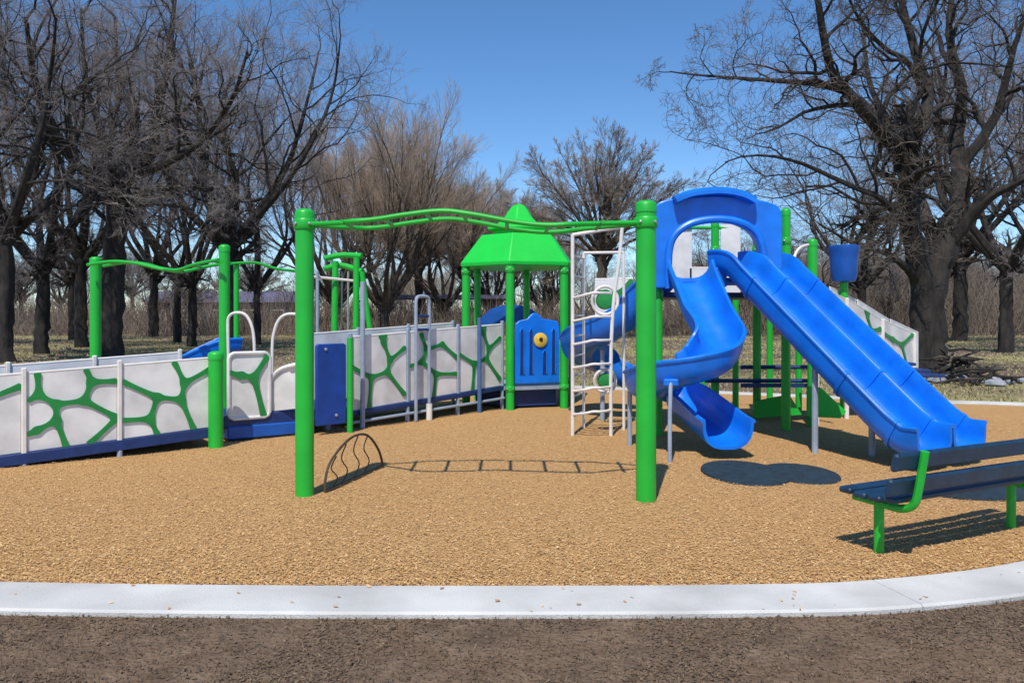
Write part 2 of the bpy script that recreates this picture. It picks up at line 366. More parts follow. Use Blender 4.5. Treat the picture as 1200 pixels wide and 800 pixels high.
def fnet(parent, origin, ux, uy, wdt, hgt, nodes, segs_, r=.028, depth=.03, nrm=None, m=LATG, res=.02, name='lattice'):
    """organic web of strips on a panel: smooth union of strokes, cut by marching squares, given real thickness"""
    nx, ny = max(8, int(wdt/res)), max(8, int(hgt/res))
    gx, gy = np.meshgrid(np.linspace(0, wdt, nx+1), np.linspace(0, hgt, ny+1), indexing='ij')
    acc_ = np.zeros_like(gx); K = 75.0
    for a, b in segs_:
        (ax, ay), (bx, by) = nodes[a], nodes[b]; ax *= wdt; bx *= wdt; ay *= hgt; by *= hgt
        dx, dy = bx-ax, by-ay; tt = np.clip(((gx-ax)*dx + (gy-ay)*dy)/(dx*dx+dy*dy+1e-9), 0, 1)
        dist = np.hypot(gx-ax-tt*dx, gy-ay-tt*dy) - r*(1 + .5*np.abs(2*tt-1)**2)
        acc_ += np.exp(-K*dist)
    f = -np.log(acc_ + 1e-12)/K
    f[0,:] = np.maximum(f[0,:], .001); f[-1,:] = np.maximum(f[-1,:], .001); f[:,0] = np.maximum(f[:,0], .001); f[:,-1] = np.maximum(f[:,-1], .001)
    o = Vector(origin); nrm = nrm or ux.cross(uy).normalized(); b = MB(); cache = {}
    def vid(key, x, y, k):
        kk = (key, k)
        if kk not in cache: cache[kk] = len(b.v); b.v.append(o + ux*x + uy*y + nrm*(depth*k))
        return cache[kk]
    sx, sy = wdt/nx, hgt/ny
    for i in range(nx):
        for j in range(ny):
            cs = [(i,j),(i+1,j),(i+1,j+1),(i,j+1)]; vals = [f[c] for c in cs]
            if min(vals) >= 0: continue
            poly = []
            for k in range(4):
                c0, c1 = cs[k], cs[(k+1)%4]; v0, v1 = vals[k], vals[(k+1)%4]
                if v0 < 0: poly.append((c0, c0[0]*sx, c0[1]*sy, False))
                if (v0 < 0) != (v1 < 0):
                    t = v0/(v0-v1); e = tuple(sorted((c0, c1)))
                    poly.append((('e',)+e, (c0[0]+(c1[0]-c0[0])*t)*sx, (c0[1]+(c1[1]-c0[1])*t)*sy, True))
            if len(poly) < 3: continue
            b.f.append([vid(p[0], p[1], p[2], 1) for p in poly])
            b.f.append([vid(p[0], p[1], p[2], 0) for p in poly][::-1])
            for p, q in zip(poly, poly[1:]+poly[:1]):
                if p[3] and q[3]: b.f.append([vid(p[0],p[1],p[2],0), vid(q[0],q[1],q[2],0), vid(q[0],q[1],q[2],1), vid(p[0],p[1],p[2],1)])
    return obj(name, b, m, parent, smooth=50)
NET = {
 'A': ([(.11,.99),(.12,.72),(.31,.57),(.62,.58),(.70,.82),(.64,1.0),(1.0,.8),(.31,.36),(.1,.26),(.42,.0),(1.0,.3),(-.05,.62),(-.05,.2),(.68,.0),(.82,.5)],
       [(0,1),(1,2),(2,3),(3,4),(4,5),(4,6),(2,7),(7,8),(7,9),(3,10),(1,11),(8,12),(10,13)]),
 'B': ([(-.05,.82),(.38,.52),(.65,.45),(.69,.68),(.57,1.0),(1.0,.85),(.3,.23),(-.05,.26),(.38,.0),(.8,.0)],
       [(0,1),(1,2),(2,3),(3,4),(3,5),(1,6),(6,7),(6,8),(2,9)]),
 'C': ([(.56,.9),(.68,.63),(.95,.78),(.63,.47),(.34,.42),(-.05,.62),(.95,.12),(.3,.0),(.5,1.0),(.6,1.0)],
       [(0,1),(1,2),(1,3),(3,4),(4,5),(3,6),(4,7),(0,8),(0,9)]),
 'D': ([(.25,.95),(.35,.72),(.68,.78),(.26,.55),(-.05,.5),(.55,.34),(1.0,.3),(1.0,.55),(.5,.0)],
       [(0,1),(1,2),(1,3),(3,4),(3,5),(5,6),(2,7),(5,8)]),
 'Y': ([(-.05,.72),(.6,.62),(1.0,1.0),(.85,.0),(.3,.66)], [(0,4),(4,1),(1,2),(1,3)]),
}
def rail_panel(parent, a, b, za, zb, hgt, net, side=1, r=.025, frame=False, sheet=WHITE, name='panel'):
    """white barrier sheet from a to b (x, y) with bottom at za..zb and a green web in front"""
    a = Vector((a[0], a[1], za)); b = Vector((b[0], b[1], zb)); u = b-a; L = u.length
    nrm = Vector((u.y, -u.x, 0)).normalized()*side; uh = Vector((u.x, u.y, 0)); 
    m_ = MB(); m_.prism([a, b, b+UP*hgt, a+UP*hgt], -nrm*.022)
    o = obj(name, m_, sheet, parent, bevel=.006)
    if net:
        nodes, sg = NET[net]
        fnet(o, a + nrm*.001, u.normalized(), UP, L, hgt, nodes, sg, r=r, depth=.014, nrm=nrm)
    t = MB(); t.tube([a+UP*(hgt+.004)-nrm*.011, b+UP*(hgt+.004)-nrm*.011], .015, 8); obj('top_rail', t, PIPE, o)
    return o

# ------------------------------------------------------------------ front overhead ladder
t = thing('overhead_ladder', (X(357,6.85), 6.85, 0), 'overhead ladder on two thick green posts with wavy green rails above open mulch', 'overhead ladder')
ax, bx = X(357, 6.85), X(757, 6.7)
post(t, ax, 6.85, -.3, 2.42, .078); post(t, bx, 6.7, -.3, 2.47, .084)
path = [(357,263),(400,264),(440,262),(480,256),(520,252),(555,256),(600,264),(640,268),(690,265),(757,261)]
cen = crom([P(px, py, 6.85 + (px-357)/400*(-.15)) for px, py in path], 6)
for s, dz in ((-.27, 0), (.27, 0)):
    pts = [p + Vector((.01, s*min(1, 6*min(i, len(cen)-1-i)/len(cen)), dz)) for i, p in enumerate(cen)]
    obj('rail', MB().tube(pts, .021, 10), GREEN, t)
for i in range(7, len(cen)-5, 7):
    p = cen[i]; obj('rung', MB().tube([p+Vector((.01,-.27,0)), p+Vector((.01,.27,0))], .016, 8), GREEN, t)
collar(t, (ax, 6.85, cen[0].z), .078); collar(t, (bx, 6.7, cen[-1].z), .084)

SHADOWBR = mat('shadow_brown', (.085, .055, .03), .6, .4, 20)  # brown of the ground shadow that the bars below stand in for
t = thing('shadow_arch', GP(414,565), 'low arch of thin dark bars standing in for a ground shadow beside the thick green post', 'climber')  # added bars that draw the curved shadow marks on the mulch
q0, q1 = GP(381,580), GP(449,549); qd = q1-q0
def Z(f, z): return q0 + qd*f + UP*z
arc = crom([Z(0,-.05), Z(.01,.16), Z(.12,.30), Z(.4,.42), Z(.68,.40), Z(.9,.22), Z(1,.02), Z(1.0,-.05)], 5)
obj('arch_bar', MB().tube(arc, .012, 8), SHADOWBR, t)
obj('ground_bar', MB().tube([Z(0,.03), Z(1,.03)], .016, 8), SHADOWBR, t)
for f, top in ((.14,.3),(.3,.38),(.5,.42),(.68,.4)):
    obj('bar', MB().tube(crom([Z(f-.06,.03), Z(f+.05,top*.35), Z(f-.05,top*.7), Z(f+.03,top)], 4), .006, 6), SHADOWBR, t)

# ------------------------------------------------------------------ ladder and beam behind the ramp
t = thing('overhead_ladder', (X(112,11.6), 11.6, 0), 'overhead ladder with twisting green rails on slim posts behind the white ramp', 'overhead ladder')
post(t, X(112,11.6), 11.6, -.3, 2.36, .075); post(t, X(263,10.6), 10.6, -.3, 2.45, .07)
p2 = [(112,311),(140,307),(165,309),(190,315),(212,317),(235,311),(263,306)]
c2 = crom([P(px, py, 11.6 - (px-112)/151) for px, py in p2], 6)
for s in (-.22, .22):
    pts = [p + Vector((0, s*math.cos(i/len(c2)*3.1), .02*s)) for i, p in enumerate(c2)]
    obj('rail', MB().tube(pts, .023, 8), GREEN, t)
for i in range(4, len(c2)-2, 5):
    s = .22*math.cos(i/len(c2)*3.1); obj('rung', MB().tube([c2[i]-Vector((0,s,0)), c2[i]+Vector((0,s,0))], .016, 8), GREEN, t)
t = thing('overhead_beam', (X(277,12.4), 12.4, 0), 'thin green overhead beam on slim posts behind the boarding steps', 'beam')
post(t, X(277,12.4), 12.4, -.3, 2.32, .04); post(t, X(352,12.8), 12.8, -.3, 2.3, .045)
obj('rail', MB().tube(crom([P(270,309,12.3), P(300,308,12.5), P(325,315,12.6), P(352,318,12.8)], 6), .022, 8), GREEN, t)
# swing frame further back
t = thing('swing_frame', (X(405,15), 15, 0), 'green swing frame with splayed legs beyond the second ramp', 'swing frame')
for a, b in (((393,306),(391,440)), ((418,302),(416,445)), ((424,318),(446,440))):
    p, q = P(*a, 15), P(*b, 15); q.z = -.2; obj('leg', MB().tube([p, q], .06 if a[0] != 424 else .05, 12), GREEN, t)
for y0, y1 in ((303,300),(315,318)):
    obj('crossbar', MB().tube(crom([P(380,y0,15), P(400,y0-4,15.1), P(424,y1,15)], 5), .055, 10), GREEN, t)
obj('cross_pipe', MB().tube([P(345,322,14.6), P(424,330,15.1)], .025, 6), PIPE, t)
obj('leg', MB().tube([P(372,318,14.7), Vector((X(372,14.7),14.7,-.2))], .03, 8), GREY, t)
obj('hanger', MB().tube([P(408,318,15), P(408,400,15)], .02, 6), STEEL, t)
obj('hanger', MB().tube([P(401,318,15.2), P(400,400,15.2)], .02, 6), STEEL, t)

# ------------------------------------------------------------------ first ramp (left)
def ramp(name, label, A, B, zA, zB, width, hgt, nets, cuts=None, skirt=.13, group=None, brk=PIPE):
    A = Vector((*A, 0)); B = Vector((*B, 0)); u = (B-A).normalized(); nn = Vector((-u.y, u.x, 0))
    t = thing(name, A, label, 'ramp', group)
    A1, B1 = A + UP*zA, B + UP*zB
    d = MB(); d.prism([A1, B1, B1+nn*width, A1+nn*width], (0,0,-.05)); obj('deck', d, NAVY, t)
    for q in (0, 1):
        a, b = A1 + nn*(width*q), B1 + nn*(width*q); s = -1 if q == 0 else 1
        e = MB(); e.prism([a+UP*.03, b+UP*.03, b-UP*skirt, a-UP*skirt], nn*s*.04); obj('edge_beam', e, NAVY, t, bevel=.008)
    k = len(nets); cuts = cuts or [i/k for i in range(k+1)]
    for i, ne in enumerate(nets):
        f0, f1 = cuts[i] + .008, cuts[i+1] - .008
        a, b = A1.lerp(B1, f0), A1.lerp(B1, f1)
        rail_panel(t, a - nn*.01, b - nn*.01, a.z+.035, b.z+.035, hgt, ne)
        fa, fb = A1.lerp(B1, f0) + nn*width, A1.lerp(B1, f1) + nn*width
        rail_panel(t, fa, fb, fa.z+.05, fb.z+.05, hgt, None)
    for i in range(k+1):
        c = A1.lerp(B1, cuts[i])
        for q in (0, 1):
            p = c + nn*(width*q) - nn*(.01 if q == 0 else 0)
            M = Matrix((( u.x, nn.x, 0), (u.y, nn.y, 0), (0, 0, 1)))
            b = MB(); b.box(p + UP*(hgt/2+.06), (.05, .05, hgt+.08), M, .01); obj('bracket', b, brk, t)
            b = MB(); b.tube([(p.x, p.y, -.2), (p.x, p.y, c.z-.04)], .03, 10); obj('leg', b, GREY if brk is PIPE else brk, t)
    return t, u, nn
# ramp 1 near edge: four panels, the first two beyond the frame
e0, e1 = Vector((X(0,8.1), 8.1)), Vector((X(249,9.4), 9.4)); dv = (e1-e0)
s0 = e0 - dv*.55
def at_px(px):
    k = (px-600)/F; A_, B_ = s0, e1
    return (k*A_.y - A_.x) / ((B_.x-A_.x) - k*(B_.y-A_.y))
ramp('access_ramp', 'white walled access ramp with green branching web rising beside green post', s0, e1, .05, .22, 1.3, .80, ['B','A','B'], cuts=[0, at_px(28), at_px(140), 1], skirt=.085)
t = thing('ramp_post', (X(253,9.4), 9.36, 0), 'short thick green post at the top of the left ramp', 'post')
post(t, X(253,9.36), 9.36, -.3, 1.1, .085)

# ------------------------------------------------------------------ boarding steps between the ramps
bx0, by0 = X(262,9.75), 9.75; bx1, by1 = X(408,10.7), 10.7
t = thing('boarding_station', (bx0, by0, 0), 'navy boarding platform with looped grab bars and a white framed panel', 'play platform')
u = Vector((bx1-bx0, by1-by0, 0)); L = u.length; u.normalize(); nn = Vector((-u.y, u.x, 0)); M3 = Matrix(((u.x,nn.x,0),(u.y,nn.y,0),(0,0,1)))
o0 = Vector((bx0, by0, 0))
d = MB(); d.box(o0 + u*(L/2) + nn*.62 + UP*.26, (L, 1.2, .16), M3, .015); obj('deck', d, NAVY, t)
d = MB(); d.box(o0 + u*(L*.36) + nn*.16 + UP*.12, (L*.66, .34, .16), M3, .015); obj('step', d, BLUEP, t)
for q in (.1, .9):
    obj('leg', MB().tube([o0+u*(L*q)+nn*.3-UP*.2, o0+u*(L*q)+nn*.3+UP*.2], .04, 10), GREY, t)
# white framed panel with a green Y
a, b = P(268,493,9.8), P(316,493,10.1); pu = (b-a); pu.z = 0; W = pu.length; pu.normalize(); pn = Vector((pu.y,-pu.x,0))
hgt = .80; z0 = .29; a.z = z0
fr = [a + pu*x + UP*y for x, y in ((.06,0),(W-.06,0),(W-.02,.02),(W,.06),(W,hgt-.06),(W-.02,hgt-.02),(W-.06,hgt),(.06,hgt),(.02,hgt-.02),(0,hgt-.06),(0,.06),(.02,.02))]
pnl = obj('panel', MB().prism([p - pn*.0 for p in fr], -pn*.018), WHITE, t)
obj('panel_frame', MB().tube(fr, .024, 8, closed=True), WHITE, pnl)
fnet(pnl, a + pn*.001, pu, UP, W, hgt, *NET['Y'], r=.03, depth=.02, nrm=pn)
# white arched panel
arch = [P(px,py,10.15) for px, py in ((316,482),(314,462),(316,448),(322,438),(332,431),(347,427))] + [P(352,427,10.2), P(352,478,10.2)]
obj('arched_panel', MB().tube(crom(arch[:6],3) + arch[6:], .027, 8), WHITE, t)
fill = crom(arch[:6],3) + [arch[6], arch[7]]
obj('arched_infill', MB().prism([p+Vector((0,.012,0)) for p in fill], (0,.014,0)), WHITE, t)
# grab bars
for pts, D in (([(268,432),(267,385),(268,372),(274,367),(284,367),(291,373),(296,386),(298,405),(298,430)], 10.25),
               ([(319,470),(319,410),(321,390),(326,376),(334,369),(346,368),(356,372),(360,384),(361,430)], 10.35)):
    obj('grab_bar', MB().tube(crom([P(x,y,D) for x,y in pts], 4), .02, 8), PIPE, t)
# deep blue panel by the thick post
a, b = P(371,500,10.25), P(406,500,10.55); a.z = b.z = .14
pu = b-a; pn = Vector((pu.y,-pu.x,0)).normalized()
bp = obj('blue_panel', MB().prism([a, b, b+UP*1.03, b+UP*1.05-pu*.08, a+UP*1.05+pu*.08, a+UP*1.03], -pn*.05), DEEPB, t, bevel=.012)
obj('post', MB().tube([b+pu*.12+Vector((0,0,-.4)), b+pu*.12+UP*1.12], .04, 12), GREEN, t)
obj('bolt', MB().lathe(a+pu*.3+UP*.98+pn*.0, [(.02,0),(.02,.012),(.012,.018)], 10, pn.to_track_quat('Z','Y').to_matrix()), STEEL, bp)
obj('bolt', MB().lathe(a+pu*.65+UP*.12+pn*.0, [(.02,0),(.02,.012),(.012,.018)], 10, pn.to_track_quat('Z','Y').to_matrix()), STEEL, bp)

# small blue slide behind the left ramp
t = thing('short_slide', (X(240,12), 12, 0), 'short blue slide peeping over the white wall of the left ramp', 'slide')
pth = crom([P(274,410,12.2), P(262,411,12.1), P(240,420,12.0), P(212,434,11.9), P(190,452,11.9), P(176,464,11.9)], 5)
obj('chute', MB().sweep(pth, uprof(.5,.18)), BLUE, t)
obj('leg', MB().tube([P(262,411,12.1)-UP*.06, Vector((X(262,12.1),12.1,-.2))], .04, 10), GREY, t)

# ------------------------------------------------------------------ second ramp
A2, B2 = (X(410,10.95), 10.95), (X(588,13.25), 13.25)
t, u, nn = ramp('access_ramp', 'long white walled ramp with green web climbing to the green roofed tower', A2, B2, .22, .37, 1.15, 1.0, ['C','D','C'], skirt=.035, brk=GREY)
A2v, B2v = Vector((*A2,0)), Vector((*B2,0))
obj('low_rail', MB().tube([A2v-nn*.05+UP*.1, B2v-nn*.05+UP*.2], .022, 8), GREY, t)
for px, f, top in ((422,.05,330), (558,.8,372)):
    p = A2v.lerp(B2v, f) - nn*.08; zt = P(0, top, p.y).z
    obj('upright', MB().tube([p-UP*.2, Vector((p.x,p.y,zt))], .034, 10), GREY if px < 500 else SLATE, t)
p = A2v.lerp(B2v, .36) - nn*.1; q = A2v.lerp(B2v, .445) - nn*.1; zt = P(0,346,p.y).z
obj('hoop', MB().tube([p+UP*.02] + crom([p+UP*(zt-.1), p.lerp(q,.15)+UP*(zt-.02), p.lerp(q,.85)+UP*(zt-.02), q+UP*(zt-.1)],4) + [q+UP*.02], .026, 10), GREY, t)
obj('brace', MB().tube([p+UP*(zt-.5), q+UP*(zt-.5)], .02, 8), NAVY, t)
obj('brace', MB().tube([p+UP*(zt-.3), q+UP*(zt-.3)], .02, 8), NAVY, t)
obj('leg', MB().tube([q+UP*-.2, q+UP*.25], .045, 10), PIPE, t)

# ------------------------------------------------------------------ green roofed tower
C = Vector((X(608,14.1), 14.1, 0)); HX = [math.radians(a) for a in (-99,-39,21,81,141,201)]
t = thing('roofed_tower', C, 'hexagonal play tower with two tier bright green roof and blue panel', 'play tower')
def hexp(r, z): return [C + Vector((r*math.cos(a), r*math.sin(a), z)) for a in HX]
for v in hexp(.97, 0): post(t, v.x, v.y, -.3, 2.42, .07 if v.y < 14.3 else .06, cap=False, n=16)
obj('deck', MB().prism(hexp(.95,.33), (0,0,.06)), GREY, t)
for v in hexp(.97, 0):
    collar(t, (v.x, v.y, .36), .07); collar(t, (v.x, v.y, 2.3), .07)
obj('deck_skirt', MB().prism(hexp(.80,.05), (0,0,.27)), NAVY, t)
def hexloft(tiers):
    b = MB(); vs = []; fs = []
    for r, z in tiers: vs += hexp(r, z)
    for i in range(len(tiers)-1):
        for k in range(6): fs.append([i*6+k, i*6+(k+1)%6, (i+1)*6+(k+1)%6, (i+1)*6+k])
    fs += [list(range(6))[::-1], [(len(tiers)-1)*6+k for k in range(6)]]; return b.add(vs, fs)
rf = obj('roof', hexloft([(.9,2.40),(1.06,2.38),(1.07,2.45),(.69,2.94),(.45,2.965)]), ROOFG, t, smooth=20, bevel=.015)
obj('roof_crown', hexloft([(.46,2.95),(.46,3.03),(.58,3.035),(.585,3.07),(.40,3.15),(.26,3.28),(.17,3.42),(.11,3.48),(.03,3.505)]), ROOFG, rf, smooth=25, bevel=.02)
# blue play panel on the front right side
v0, v1 = hexp(.97,0)[0], hexp(.97,0)[1]; pu = (v1-v0); W = pu.length; pu.normalize(); pn = Vector((pu.y,-pu.x,0)); zb = .43; pw = W-.16
o0 = v0 + pu*.08 + UP*zb
def Q(x, z, d=0): return o0 + pu*(x*pw) + UP*z + pn*d
out = [Q(0,0), Q(1,0), Q(1,.94), Q(.95,1.03), Q(.75,1.06)] + [Q(.62 - .34*k/8 , 1.07 + .10*math.sin(math.pi*k/8)) for k in range(9)] + [Q(.1,1.04), Q(.02,.98)]
bpn = obj('blue_panel', MB().prism(out, -pn*.05), BLUE, t, bevel=.012)
for x in (.16,.36,.66,.86):
    zt = .86 if x != .66 else .5
    sl_ = [Q(x-.045,.16,.001), Q(x+.045,.16,.001), Q(x+.045,zt,.001), Q(x,zt+.06,.001), Q(x-.045,zt,.001)]
    obj('slot', MB().prism(sl_, pn*.004), NAVY, bpn)
    obj('slot_rim', MB().tube([p+pn*.006 for p in sl_], .011, 6, closed=True), BLUE, bpn)
Mz = pn.to_track_quat('Z','Y').to_matrix()
dial = obj('dial', MB().lathe(Q(.56,.72,.006), [(.12,0),(.12,.02),(.105,.03),(.02,.032)], 24, Mz), YEL, bpn)
obj('pointer', MB().lathe(Q(.56,.73,.036), [(.035,0),(.03,.015),(.01,.02)], 12, Mz), DARK, dial)
# dark blue hood on the far side
Dh = 15.5
oa = [P(562,400,Dh), P(562,378,Dh), P(568,368,Dh), P(580,360,Dh), P(600,357,Dh), P(618,360,Dh), P(630,368,Dh), P(636,380,Dh), P(636,400,Dh)]
ia = [P(572,400,Dh), P(572,390,Dh), P(576,384,Dh), P(586,379,Dh), P(600,377,Dh), P(612,379,Dh), P(622,384,Dh), P(626,390,Dh), P(626,400,Dh)]
obj('hood', MB().strip(crom(oa,4), crom(ia,4), (0,.4,0)), BLUEP, t)
rail_panel(t, hexp(.97,0)[1], hexp(.97,0)[2], .45, .45, .75, None)

# ------------------------------------------------------------------ white climber
t = thing('loop_climber', (X(695,10.6), 10.6, 0), 'tall white pipe climber with ladder rungs and curved loop steps', 'climber')
nl, fl = (671,10.35), (684,11.0); nr_, fr_ = (716,10.3), (731,10.9)
def V2(a, z): return Vector((X(*a), a[1], z))
obj('upright', MB().tube([V2(nl,-.2), V2(nl,2.6)], .024, 10), PIPE, t)
obj('upright', MB().tube([V2(fl,-.2), V2(fl,2.42)], .02, 10), PIPE, t)
obj('upright', MB().tube(crom([V2(nr_,-.2), V2(nr_,1.0), V2((719,10.3),1.7), V2((726,10.3),2.3), V2((729,10.3),2.68)],5), .024, 10), PIPE, t)
obj('upright', MB().tube([V2(fr_,-.2), V2(fr_,2.42)], .02, 10), PIPE, t)
obj('top_bar', MB().tube([V2(nl,2.59), V2((729,10.3),2.69)], .024, 10), PIPE, t)
obj('top_bar', MB().tube([V2(fl,2.41), V2(fr_,2.41)], .02, 10), PIPE, t)
for k in range(9):
    z = .25 + k*.26; obj('rung', MB().tube([V2(nl,z), V2(fl,z)], .014, 8), PIPE, t)
for k in range(6):
    z = .28 + k*.3; a_, b_ = V2(nl,z), V2(nr_,z+.06); mid = (a_+b_)/2 + Vector((0,-.16,.03))
    obj('loop_step', MB().tube(crom([a_, a_.lerp(mid,.6)+Vector((0,-.05,0)), mid, b_.lerp(mid,.6)+Vector((0,-.05,0)), b_],5), .017, 8), PIPE, t)
for (px, py, rr) in ((709,352,.17),(709,446,.14)):
    c = P(px, py, 10.62)
    loop = [c + Vector((rr*math.cos(a), .02*math.sin(2*a), rr*1.1*math.sin(a))) for a in np.linspace(0, 2*math.pi, 20)[:-1]]
    lo = obj('pod_ring', MB().tube(loop, .022, 8, closed=True), PIPE, t)
    obj('pod', MB().lathe(c+Vector((0,.02,0)), [(.02,-.03),(rr*.6,-.02),(rr*.72,0),(rr*.6,.02),(.02,.03)], 16, Matrix.Rotation(R(90),3,'X')), LATG, lo)

# ------------------------------------------------------------------ main tower
FLp, FRp, BLp, BMp, BRp = (X(771,10.45),10.45), (X(921,10.78),10.78), (X(752,12.1),12.1), (X(838,12.15),12.15), (X(887,12.2),12.2)
DK = 1.86
t = thing('slide_tower', (FLp[0], FLp[1], 0), 'tall slide tower with green posts and arched blue entry hood', 'play tower')
for p_, zt in ((FLp,2.95),(FRp,2.95),(BLp,2.9),(BMp,2.95),(BRp,2.9)): post(t, p_[0], p_[1], -.3, zt, .06, n=16)
post(t, X(952,11.2), 11.2, -.3, 2.58, .065, n=16)
for p_ in (FLp, FRp, BLp, BMp, BRp): collar(t, (p_[0], p_[1], 1.83), .06); collar(t, (p_[0], p_[1], 2.55), .06)
for px_, D_ in ((862,13.2),(902,13.4),(936,12.9)): post(t, X(px_,D_), D_, -.3, 1.9, .05, n=12)
obj('deck', MB().prism([(FLp[0],FLp[1],DK),(FRp[0],FRp[1],DK),(BRp[0]+.25,BRp[1],DK),(BLp[0],BLp[1],DK)], (0,0,-.07)), NAVY, t)
Dh = 10.3
def bez(pts, k): return crom([P(a, b, Dh) for a, b in pts], k)
oa = bez([(766,338),(766,290),(766,252),(769,240),(780,234),(805,231),(840,229),(878,232),(905,238),(914,244),(917,256),(917,292),(917,338)], 4)
ia = bez([(784,338),(783,310),(785,288),(792,274),(805,264),(820,259),(840,257),(860,259),(876,265),(887,275),(893,290),(895,310),(895,338)], 4)
hd = obj('hood', MB().strip(oa, ia, (0,.30,0)), BLUE, t, bevel=.02)
rim = [p+Vector((0,-.015,0)) for p in ia]; obj('hood_rim', MB().tube(rim, .05, 10), BLUE, hd)
top = crom([P(790,234,10.25), P(808,227,10.25), P(830,224,10.25), P(850,224,10.25), P(870,228,10.25), P(884,235,10.25)],4)
obj('hood_crest', MB().sweep(top, [(-.12,-.05),(-.12,0),(-.06,.04),(.06,.04),(.12,0),(.12,-.05)]), BLUE, hd)
# back barrier of the deck, white with green
for q0, q1 in ((782,811),(845,868)):
    rail_panel(t, (X(q0,12.15),12.15), (X(q1,12.15),12.15), DK+.03, DK+.03, 1.05, None)
obj('top_rail', MB().tube([(BLp[0],12.1,DK+1.02),(BRp[0],12.2,DK+1.02)], .025, 8), GREEN, t)
rail_panel(t, (X(808,12.15),12.15), (X(834,12.15),12.15), DK+.03, DK+.03, .38, None)
rail_panel(t, (X(697,12.6),12.6), (X(742,12.4),12.4), 1.5, 1.5, .62, 'Y', r=.03)
obj('sill', MB().tube([P(784,330,10.32), P(895,330,10.32)], .05, 10), BLUE, t)
obj('sill_centre', MB().prism([P(836,336,10.2), P(852,336,10.2), P(852,316,10.2), P(844,311,10.2), P(836,316,10.2)], (0,.12,0)), BLUE, t, bevel=.01)
# low decks and bracing under the tower
for px0, px1, py, D in ((826,952,446,12.0), (868,950,430,12.25)):
    obj('low_beam', MB().tube([P(px0,py,D), P(px1,py,D)], .03, 8), NAVY, t)
obj('low_deck', MB().prism([P(868,449,11.6), P(952,449,11.6), P(948,449,12.6), P(868,449,12.6)], (0,0,-.06)), NAVY, t)
obj('gusset', MB().prism([P(946,452,10.6), P(962,454,10.6), P(992,482,10.6), P(985,490,10.6), P(946,488,10.6)], (0,.035,0)), ROOFG, t, bevel=.006)
obj('gusset', MB().prism([P(884,470,11.8), P(925,462,11.8), P(940,486,11.8), P(884,490,11.8)], (0,.035,0)), GREEN, t, bevel=.006)
for px, by in ((825,472),(838,478)):
    D = GD(by); obj('leg', MB().tube([(X(px,D),D,-.2), (X(px,D),D,DK-.07)], .04, 10), GREEN, t)
obj('grab_bar', MB().tube(crom([P(928,330,10.7), P(929,312,10.7), P(932,298,10.8), P(938,290,10.9), P(947,287,11.05)],4), .02, 8), PIPE, t)
obj('side_rail', MB().tube([P(950,335,11.1), P(985,390,10.8)], .035, 8), GREEN, t)

# spiral slide
sp = [(806,326,10.35),(811,345,10.1),(825,382,9.65),(841,414,9.25),(834,436,8.92),(804,449,8.8),(776,457,9.0),(760,464,9.4),(768,467,9.85),(792,480,9.95),(818,500,9.5),(842,528,8.95),(853,540,8.65)]
sp = [P(*q) for q in sp]
t = thing('spiral_slide', (X(798,9.4), 9.4, 0), 'bright blue open slide curling once around to a scooped exit', 'slide')
sp[-1].z = .14; sp[-2].z = .17; sp[-3].z = .30; sp[-4].z = .45; sp[-5].z = .58
obj('chute', MB().sweep(crom(sp, 7), uprof(.50,.29,e1=.7,e2=.8)), BLUE, t, smooth=40)
D = 8.45; obj('support_leg', MB().tube([(X(785,D),D,-.2), (X(785,D),D,.5), (X(786,8.6),8.6,.86)], .022, 8), GREY, t)
b = MB(); b.box(P(786,448,8.62), (.16,.1,.08), None, .015); obj('bracket', b, BLUE, t)
D = 9.5; obj('support_leg', MB().tube([(X(738,D),D,-.2), (X(738,D),D,.66)], .028, 8), GREY, t)
ext = sp[-1]; dr = (sp[-1]-sp[-2]).normalized()
# blue curved slide leaving the far left of the tower
t = thing('curved_slide', (X(710,11.9), 11.9, 0), 'blue curved slide sweeping left behind the white pipe climber', 'slide')
cs = [P(792,330,11.2), P(772,352,11.3), P(748,378,11.5), P(718,398,11.7), P(692,408,12.0), P(680,422,12.6), P(700,434,13.2), P(730,446,13.2)]
cs[-1].z = .4
obj('chute', MB().sweep(crom(cs, 6), uprof(.55,.34,e1=.75,e2=.85)), BLUE, t, smooth=40)
D = 11.8; obj('support_leg', MB().tube([(X(706,D),D,-.2), (X(706,D),D,1.05)], .035, 10), GREY, t)

# double straight slide
t = thing('double_slide', (4.6, 9.0, 0), 'long straight blue double slide with ribbed side walls above rubber mat', 'slide')
s0, s1 = P(864,322,10.25), P(1058,516,8.2); hor = Vector((s1.x-s0.x, s1.y-s0.y, 0)).normalized(); nrm = Vector((-hor.y, hor.x, 0))
def slide_path(off):
    o = nrm*off; a, b = s0+o, s1+o; b = Vector((b.x, b.y, .2))
    return crom([a-hor*.25+UP*.02, a-UP*.0, a.lerp(b,.08), a.lerp(b,.3), a.lerp(b,.6), a.lerp(b,.88)-UP*.0, a.lerp(b,.97)+UP*.02, b+hor*.12-UP*.02, b+hor*.35-UP*.03], 5)
for off in (0, .57):
    pth = slide_path(off)
    ch = obj('chute', MB().sweep(pth, uprof(.49,.29,lip=.04,e1=.5,e2=.6)), BLUE, t, smooth=40)
    for f in (.3,.55,.78):
        i = int(f*len(pth)); tn = (pth[i+1]-pth[i]).normalized()
        obj('flange', MB().sweep([pth[i]-tn*.022, pth[i]+tn*.022], uprof(.47,.295,t=.05,lip=.06,e1=.5,e2=.6)), BLUE, ch, smooth=40)
D = GD(532); obj('support_leg', MB().tube([(X(955,D),D,-.2), (X(955,D),D,1.02)], .035, 10), GREY, t)
